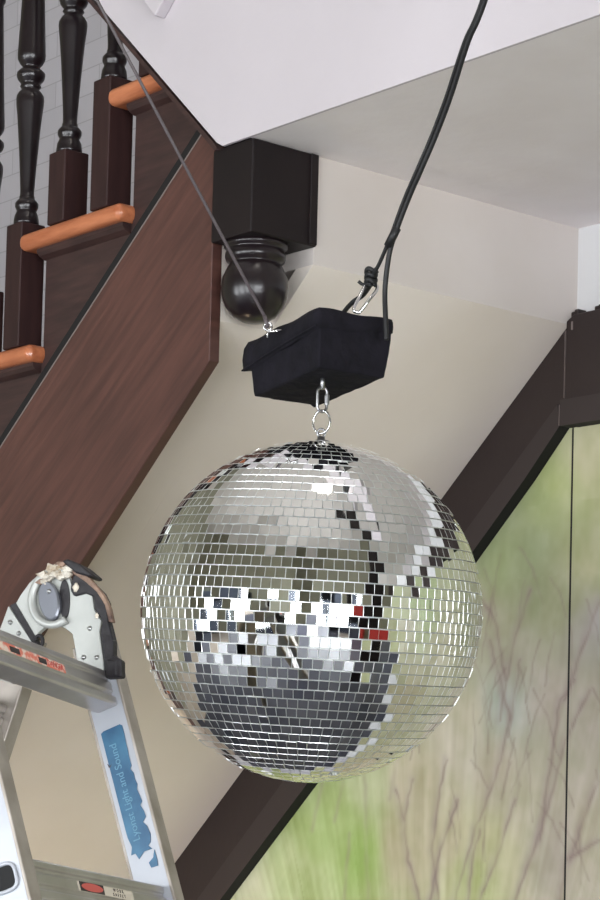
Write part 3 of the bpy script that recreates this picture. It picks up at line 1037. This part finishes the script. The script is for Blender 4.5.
def rung(fn, u, k, parent):
    p0_, u0_ = fn(u)
    t = Vector((k, -1)).normalized()          # down the stile
    s = Vector((-t.y, t.x))                   # towards +P
    if s.x < 0:
        s = -s
    # profile: front face with two grooves
    pr = [(-0.0245, 0.0125), (-0.0225, 0.0145), (-0.0150, 0.0145), (-0.0135, 0.0115), (-0.0090, 0.0115), (-0.0075, 0.0150), (0.0050, 0.0150), (0.0065, 0.0125),
          (0.0110, 0.0125), (0.0130, 0.0165), (0.0225, 0.0165), (0.0245, 0.0140), (0.0245, -0.0130), (0.0225, -0.0150), (-0.0225, -0.0150), (-0.0245, -0.0130)]
    c = Vector((p0_, u0_))
    pts = [c + t * a + s * b_ for a, b_ in pr]
    o_ = A_(done('rung', prism(bmesh.new(), [(q.x, q.y) for q in pts], lambda uu, v, w_: lp(uu, v, w_), -WID + 0.0005, -0.0005), M['alu'], bevel=0.0008, seg=1))
    return c, t, s


RC = []
for i in range(6):
    RC.append(rung(front, -0.121 - SP * i, K1, ladder))
for i in range(6):
    rung(rear, -0.16 - SP * i, -K2, ladder)


def onface(c, t, s, a, b_, w_):
    """point on a rung: a along t, b_ along s, w_ across"""
    q = c + t * a + s * b_
    return lp(q.x, q.y, w_)


# flared hollow rung ends on the outer face of the near stile
for i in range(1, 6):
    c, t, s = RC[i]
    bm = bmesh.new()
    oval = []
    for q in range(24):
        a = 2 * math.pi * q / 24
        ca, sa = math.cos(a), math.sin(a)
        oval.append((0.0150 * math.copysign(abs(ca) ** 0.6, ca), 0.0165 * math.copysign(abs(sa) ** 0.6, sa)))
    tube(bm, [onface(c, t, s, oa, ob, -WID - 0.0275) for oa, ob in oval], 0.0022, n=8, closed=True)
    A_(done('rung_collar', bm, M['alupale'], smooth=True))
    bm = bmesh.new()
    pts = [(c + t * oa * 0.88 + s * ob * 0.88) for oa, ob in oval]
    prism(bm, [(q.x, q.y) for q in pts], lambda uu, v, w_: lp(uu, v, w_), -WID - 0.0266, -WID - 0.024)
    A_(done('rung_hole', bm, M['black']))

# hinge: pale plates, slotted tab, rivets, knob
def plate(name, pts, w0, w1, m_, bevel=0.0008, label=None):
    o_ = A_(done(name, prism(bmesh.new(), pts, lambda u, v, w_: lp(u, v, w_), w0, w1), m_, bevel=bevel, seg=1))
    if label:
        o_['label'] = label
    return o_


HP = [(-0.0895, -0.007), (-0.0812, 0.0075), (-0.0707, 0.0221), (-0.0556, 0.0352), (-0.0369, 0.0428), (-0.0154, 0.0357), (-0.0079, 0.0196), (-0.0035, 0.0049),
      (0.0125, 0.0073), (0.0246, 0.0032), (0.0293, -0.0153), (0.0409, -0.0299), (0.0393, -0.043), (0.049, -0.0835), (0.0522, -0.1016), (0.0144, -0.1016),
      (0.0067, -0.0676), (0.0002, -0.0465), (-0.0124, -0.0385), (-0.0291, -0.0344), (-0.0393, -0.0356), (-0.0489, -0.0434), (-0.054, -0.0527)]
plate('hinge_plate', HP, -0.010, -0.002, M['hinge'])
# raised ring round the joint
ringc = (-0.0285, 0.0010)
pts = []
for q in range(33):
    a = math.radians(60 + q / 32 * 245)
    pts.append(lp(ringc[0] + 0.034 * math.cos(a), ringc[1] + 0.036 * math.sin(a), -0.013))
A_(done('hinge_rim', tube(bmesh.new(), pts, lambda t: 0.0055, n=10), M['hinge'], smooth=True))
plate('locking_tab', [(-0.0345 + 0.0155 * math.cos(a) + 0.006 * math.sin(-a), -0.0040 + 0.026 * math.sin(a)) for a in [2 * math.pi * q / 28 for q in range(28)]],
      -0.019, -0.010, M['tab'], 0.002)
plate('slot', [(-0.0150 + 0.0075 * math.cos(a) + 0.003 * math.sin(-a), -0.0010 + 0.026 * math.sin(a)) for a in [2 * math.pi * q / 24 for q in range(24)]],
      -0.0115, -0.010, M['blackrubber'], 0)
plate('hinge_plate', [(-0.0992, -0.0082), (-0.058, -0.0566), (-0.0581, -0.0698), (-0.083, -0.112), (-0.125, -0.100), (-0.1201, -0.0535), (-0.1081, -0.0375)],
      -0.010, -0.002, M['hinge'])
plate('joint_gap', [(-0.0961, -0.0083), (-0.0880, -0.0045), (-0.0510, -0.0530), (-0.0563, -0.0600)], -0.011, -0.003, M['blackrubber'], 0)
for (p, u) in [(0.0351, -0.0228), (0.0251, -0.0397), (0.0201, -0.0776), (0.039, -0.0777), (-0.0937, -0.0305), (-0.0793, -0.0453), (-0.0982, -0.0518), (-0.0345, 0.0080)]:
    bm = bmesh.new()
    ww = -0.019 if (p, u) == (-0.0345, 0.0080) else -0.010
    rot = LW.to_track_quat('Z', 'Y').to_matrix()
    lathe(bm, [(0.0034, 0.001), (0.0034, 0.0), (0.0028, -0.0016), (0.0014, -0.0026), (0.0003, -0.0029)], lp(p, u, ww), n=14, rot=rot)
    A_(done('rivet', bm, M['rivet'], smooth=True))
bm = tube(bmesh.new(), [lp(-0.0466 + 0.006 * math.cos(a), -0.0570 + 0.008 * math.sin(a), -0.013) for a in [2 * math.pi * q / 18 for q in range(18)]], 0.0026, closed=True)
tube(bm, [lp(-0.050, -0.066, -0.010), lp(-0.048, -0.058, -0.016)], 0.0045)
A_(done('lock_knob', bm, M['blackrubber'], smooth=True))
# torn black rubber and tape on the hinge
TP = [(-0.0066, 0.0103), (-0.0041, 0.0301), (0.0058, 0.0338), (0.0247, 0.0203), (0.0406, 0.0068), (0.0491, -0.0064), (0.0528, -0.03), (0.0625, -0.0561), (0.0644, -0.0756),
      (0.0765, -0.0821), (0.0786, -0.1041), (0.0557, -0.1053), (0.0523, -0.0846), (0.0426, -0.0442), (0.0443, -0.0312), (0.0327, -0.0167), (0.028, 0.0018), (0.0159, 0.0059), (0.0001, 0.0022)]
plate('rubber_pad', TP, -0.014, -0.001, M['blackrubber'], 0.0015, 'torn black rubber tape wrapped down the hinge edge')
plate('rubber_end', [(0.0550, -0.0800), (0.0720, -0.0812), (0.0740, -0.1035), (0.0555, -0.1050)], -0.016, 0.002, M['blackrubber'], 0.003)
rg = random.Random(4)
for (p, u, r_, a0) in [(-0.046, 0.030, 0.010, 0.3), (-0.034, 0.040, 0.011, 1.2), (-0.022, 0.0440, 0.010, 2.2), (-0.029, 0.0300, 0.009, 0.8), (-0.010, 0.0370, 0.010, 1.9), (-0.051, 0.0215, 0.008, 2.6)]:
    sc_pts = []
    for q in range(7):
        a = a0 + 2 * math.pi * q / 7
        rr = r_ * (1.0 if q % 2 else rg.uniform(0.45, 0.8))
        sc_pts.append((p + rr * math.cos(a), u + 0.6 * rr * math.sin(a)))
    plate('tape_scrap', sc_pts, -0.0235 + 0.002 * a0, -0.020 + 0.002 * a0, M['paletape'] if a0 < 2 else M['browntape'], 0.0006)
bm = bmesh.new()


def blob(bm, p, u, w_, r, sq=(1, 1, 1)):
    ret = bmesh.ops.create_icosphere(bm, subdivisions=3, radius=1.0)
    ph = [rg.uniform(0, 6) for _ in range(4)]
    for v in ret['verts']:
        k_ = r * (1 + 0.22 * math.sin(4 * v.co.x + ph[0]) * math.sin(5 * v.co.y + ph[1]) + 0.15 * math.sin(9 * v.co.z + ph[2]))
        q = Vector((v.co.x * k_ * sq[0], v.co.y * k_ * sq[1], v.co.z * k_ * sq[2]))
        v.co = lp(p + q.x, u + q.y, w_ + q.z)


for (p, u, r_) in [(-0.0400, 0.0270, 0.0062), (-0.0340, 0.0345, 0.0052), (-0.0270, 0.0320, 0.0062), (-0.0195, 0.0290, 0.0060), (-0.0120, 0.0310, 0.0055), (-0.0230, 0.0400, 0.0048),
                   (-0.0310, 0.0400, 0.0042), (-0.0440, 0.0210, 0.0045), (-0.0150, 0.0385, 0.0042)]:
    blob(bm, p, u, -0.016, r_, (1.25, 0.9, 1.0))
o = A_(done('torn_tape', bm, M['paletape'], smooth=True))
o['label'] = 'crumpled pale and brown torn tape on top of the hinge'
for (p, u, r_) in [(0.012, 0.0145, 0.0045), (0.0465, -0.0235, 0.0030)]:
    bm = bmesh.new()
    blob(bm, p - 0.010, u - 0.001, -0.0145, r_, (0.9, 1.3, 0.2))
    A_(done('tape_scrap', bm, M['cream'], smooth=True))
BT = [(-0.0145, 0.0418), (-0.0011, 0.0402), (0.0224, 0.0251), (0.045, 0.0024), (0.0553, -0.0148), (0.0614, -0.0331), (0.0556, -0.033), (0.0477, -0.0107), (0.0344, 0.0065), (0.017, 0.02), (-0.0017, 0.0309)]
plate('brown_tape_strip', BT, -0.017, -0.008, M['browntape'], 0.001)
plate('rubber_flap', [(-0.0188, 0.0476), (-0.0102, 0.05), (0.0082, 0.043), (0.0286, 0.0281), (0.0245, 0.0255), (0.0035, 0.0312)], -0.022, 0.010, M['blackrubber'], 0.002)

# blue label with torn lower right edge on the inner face of the far stile
LBL = [(0.0498, -0.1754), (0.0530, -0.1720), (0.0755, -0.1625), (0.0790, -0.1640), (0.0830, -0.1740), (0.0862, -0.1850), (0.0905, -0.1965), (0.0925, -0.2035), (0.0972, -0.2150), (0.0955, -0.2195),
       (0.1010, -0.2240), (0.1040, -0.2330), (0.1075, -0.2380), (0.1075, -0.2450), (0.1120, -0.2520), (0.1165, -0.2600), (0.1140, -0.2650), (0.1200, -0.2720), (0.1235, -0.2790), (0.1200, -0.2860), (0.1262, -0.2910),
       (0.1320, -0.3010), (0.1330, -0.3110), (0.1300, -0.3155), (0.1360, -0.3190), (0.1250, -0.3230), (0.1190, -0.3330), (0.1130, -0.3260), (0.1075, -0.3285), (0.1075, -0.3180), (0.1005, -0.3070), (0.0960, -0.2960)]
plate('blue_label', LBL, -0.0012, -0.0004, M['blue'], 0, 'torn blue label with pale lettering')
plate('blue_label', [(0.1390, -0.3200), (0.1445, -0.3330), (0.1460, -0.3400), (0.1370, -0.3430), (0.1330, -0.3370), (0.1385, -0.3300)], -0.0012, -0.0004, M['blue'], 0, 'small torn remnant of the blue label')
plate('pen_mark', [(0.0625, -0.2135), (0.0665, -0.2160), (0.0690, -0.2135), (0.0672, -0.2190), (0.0650, -0.2180)], -0.0012, -0.0004, M['ink'], 0)


def text(name, body, size, origin, xdir, ydir, m_, extrude=0.0002, parent_attach=A_, shear=0.0, align='CENTER', spacing=1.0):
    cu = bpy.data.curves.new(name, 'FONT')
    cu.body = body
    cu.size = size
    cu.extrude = extrude
    cu.align_x = align
    cu.align_y = 'CENTER'
    cu.shear = shear
    cu.space_character = spacing
    tmp = bpy.data.objects.new(name + '_source', cu)
    COL.objects.link(tmp)
    dg = bpy.context.evaluated_depsgraph_get()
    me_ = bpy.data.meshes.new_from_object(tmp.evaluated_get(dg))
    bpy.data.objects.remove(tmp)
    zd = xdir.cross(ydir).normalized()
    mw = Matrix(((xdir.x, ydir.x, zd.x, origin.x), (xdir.y, ydir.y, zd.y, origin.y), (xdir.z, ydir.z, zd.z, origin.z), (0, 0, 0, 1)))
    me_.transform(mw)
    me_.materials.clear()
    return parent_attach(link(name, me_, m_))


tdn = Vector((K1, -1)).normalized()
tup3 = -(LP * tdn.x + LU * tdn.y)
left3 = -(LP * (-tdn.y) + LU * tdn.x)
if left3.dot(LP) > 0:
    left3 = -left3
text('label_lettering', 'Lyonst Light and Sound', 0.0142, lp(0.0915, -0.2490, -0.0016), tup3, left3, M['labeltext'], spacing=0.98)

# worn stickers on the first and second rung
c, t, s = RC[0]
bm = bmesh.new()


def rungq(bm, c, t, s, wa, wb, ta, tb, off):
    v = [bm.verts.new(onface(c, t, s, a, b2, ww)) for b2 in (off, off + 0.0005) for (ww, a) in ((wa, ta), (wb, ta), (wb, tb), (wa, tb))]
    for f_ in ((0, 1, 2, 3), (7, 6, 5, 4), (0, 4, 5, 1), (1, 5, 6, 2), (2, 6, 7, 3), (3, 7, 4, 0)):
        bm.faces.new([v[i] for i in f_])


c0, t0_, s0 = RC[0]
bm = bmesh.new()
rungq(bm, c0, t0_, s0, -0.285, -0.125, -0.0070, 0.0048, 0.0151)
o = A_(done('red_sticker', bm, M['redlabel']))
o['label'] = 'worn red and pale warning sticker'
for (a, b2) in ((-0.258, -0.236), (-0.190, -0.172)):
    bm = bmesh.new()
    rungq(bm, c0, t0_, s0, a, b2, -0.0040, 0.0030, 0.0157)
    A_(done('sticker_print', bm, M['ink']))
wdir = LW
tvec = (LP * t0_.x + LU * t0_.y)
text('sticker_lettering', 'DANGER', 0.0105, onface(c0, t0_, s0, -0.0008, 0.0162, -0.150), wdir, -tvec, M['inkred'], spacing=0.9)
c1, t1_, s1 = RC[1]
bm = bmesh.new()
rungq(bm, c1, t1_, s1, -0.232, -0.095, -0.0072, 0.0050, 0.0151)
o = A_(done('cream_sticker', bm, M['cream']))
o['label'] = 'cream sticker with a red oval and dark print'
bm = bmesh.new()
rungq(bm, c1, t1_, s1, -0.228, -0.170, -0.0068, 0.0046, 0.0157)
A_(done('sticker_print', bm, M['ink']))
bm = bmesh.new()
cc_ = [onface(c1, t1_, s1, -0.0011 + 0.0050 * math.sin(a), 0.0163, -0.199 + 0.026 * math.cos(a)) for a in [2 * math.pi * q / 24 for q in range(24)]]
ds = (LP * s1.x + LU * s1.y) * 0.0004
va = [bm.verts.new(p) for p in cc_]
vb = [bm.verts.new(p + ds) for p in cc_]
bm.faces.new(va)
bm.faces.new(vb[::-1])
for q in range(24):
    bm.faces.new((va[q], vb[q], vb[(q + 1) % 24], va[(q + 1) % 24]))
A_(done('red_oval', bm, M['inkred']))
tv1 = (LP * t1_.x + LU * t1_.y)
text('sticker_lettering', 'WORK\nSAFELY', 0.0058, onface(c1, t1_, s1, -0.0012, 0.0158, -0.132), wdir, -tv1, M['ink'], spacing=1.9)
tag(ladder, 'worn aluminium folding ladder with taped hinge and torn blue label', 'ladder')

# added warm fill lamp under the stair, unseen, brightens the lower soffit
fl = empty('added_fill_lamp', (2.62, 4.15, 0.0))
attach(done('base', lathe(bmesh.new(), [(0.13, 0.0), (0.13, 0.012), (0.02, 0.025)], (2.62, 4.15, 0), n=28), M['zinc'], smooth=True), fl)
attach(done('pole', tube(bmesh.new(), [(2.62, 4.15, 0.01), (2.62, 4.15, 0.52)], 0.010), M['zinc'], smooth=True), fl)
attach(done('lamp_shade', lathe(bmesh.new(), [(0.03, 0.50), (0.035, 0.505), (0.10, 0.60), (0.105, 0.60), (0.04, 0.495), (0.03, 0.49)], (2.62, 4.15, 0), n=28), M['white'], smooth=True), fl)
bm = bmesh.new()
bmesh.ops.create_uvsphere(bm, u_segments=20, v_segments=12, radius=0.06)
for v in bm.verts:
    v.co += Vector((2.62, 4.15, 0.60))
attach(done('lamp_globe', bm, M['warmglow'], smooth=True), fl)
tag(fl, 'added warm fill lamp under the staircase, out of view, brightening the soffit', 'lamp')

# ceiling lamp above, outside the picture, seen mirrored in the ball
cl = empty('ceiling_lamp', (2.02, 2.18, RH))
attach(done('lamp_rod', tube(bmesh.new(), [(2.02, 2.18, RH), (2.02, 2.18, 4.80)], 0.008), M['zinc'], smooth=True), cl)
attach(done('lamp_shade', lathe(bmesh.new(), [(0.03, 0.09), (0.05, 0.08), (0.17, 0.02), (0.165, 0.017), (0.05, 0.07)], (2.02, 2.18, 4.70), n=32), M['white'], smooth=True), cl)
bm = bmesh.new()
bmesh.ops.create_uvsphere(bm, u_segments=24, v_segments=16, radius=0.28)
for v in bm.verts:
    v.co += Vector((2.02, 2.18, 4.42))
attach(done('lamp_globe', bm, M['lampglow'], smooth=True), cl)
tag(cl, 'small glowing ceiling lamp seen only mirrored in the upper part of the ball', 'lamp')
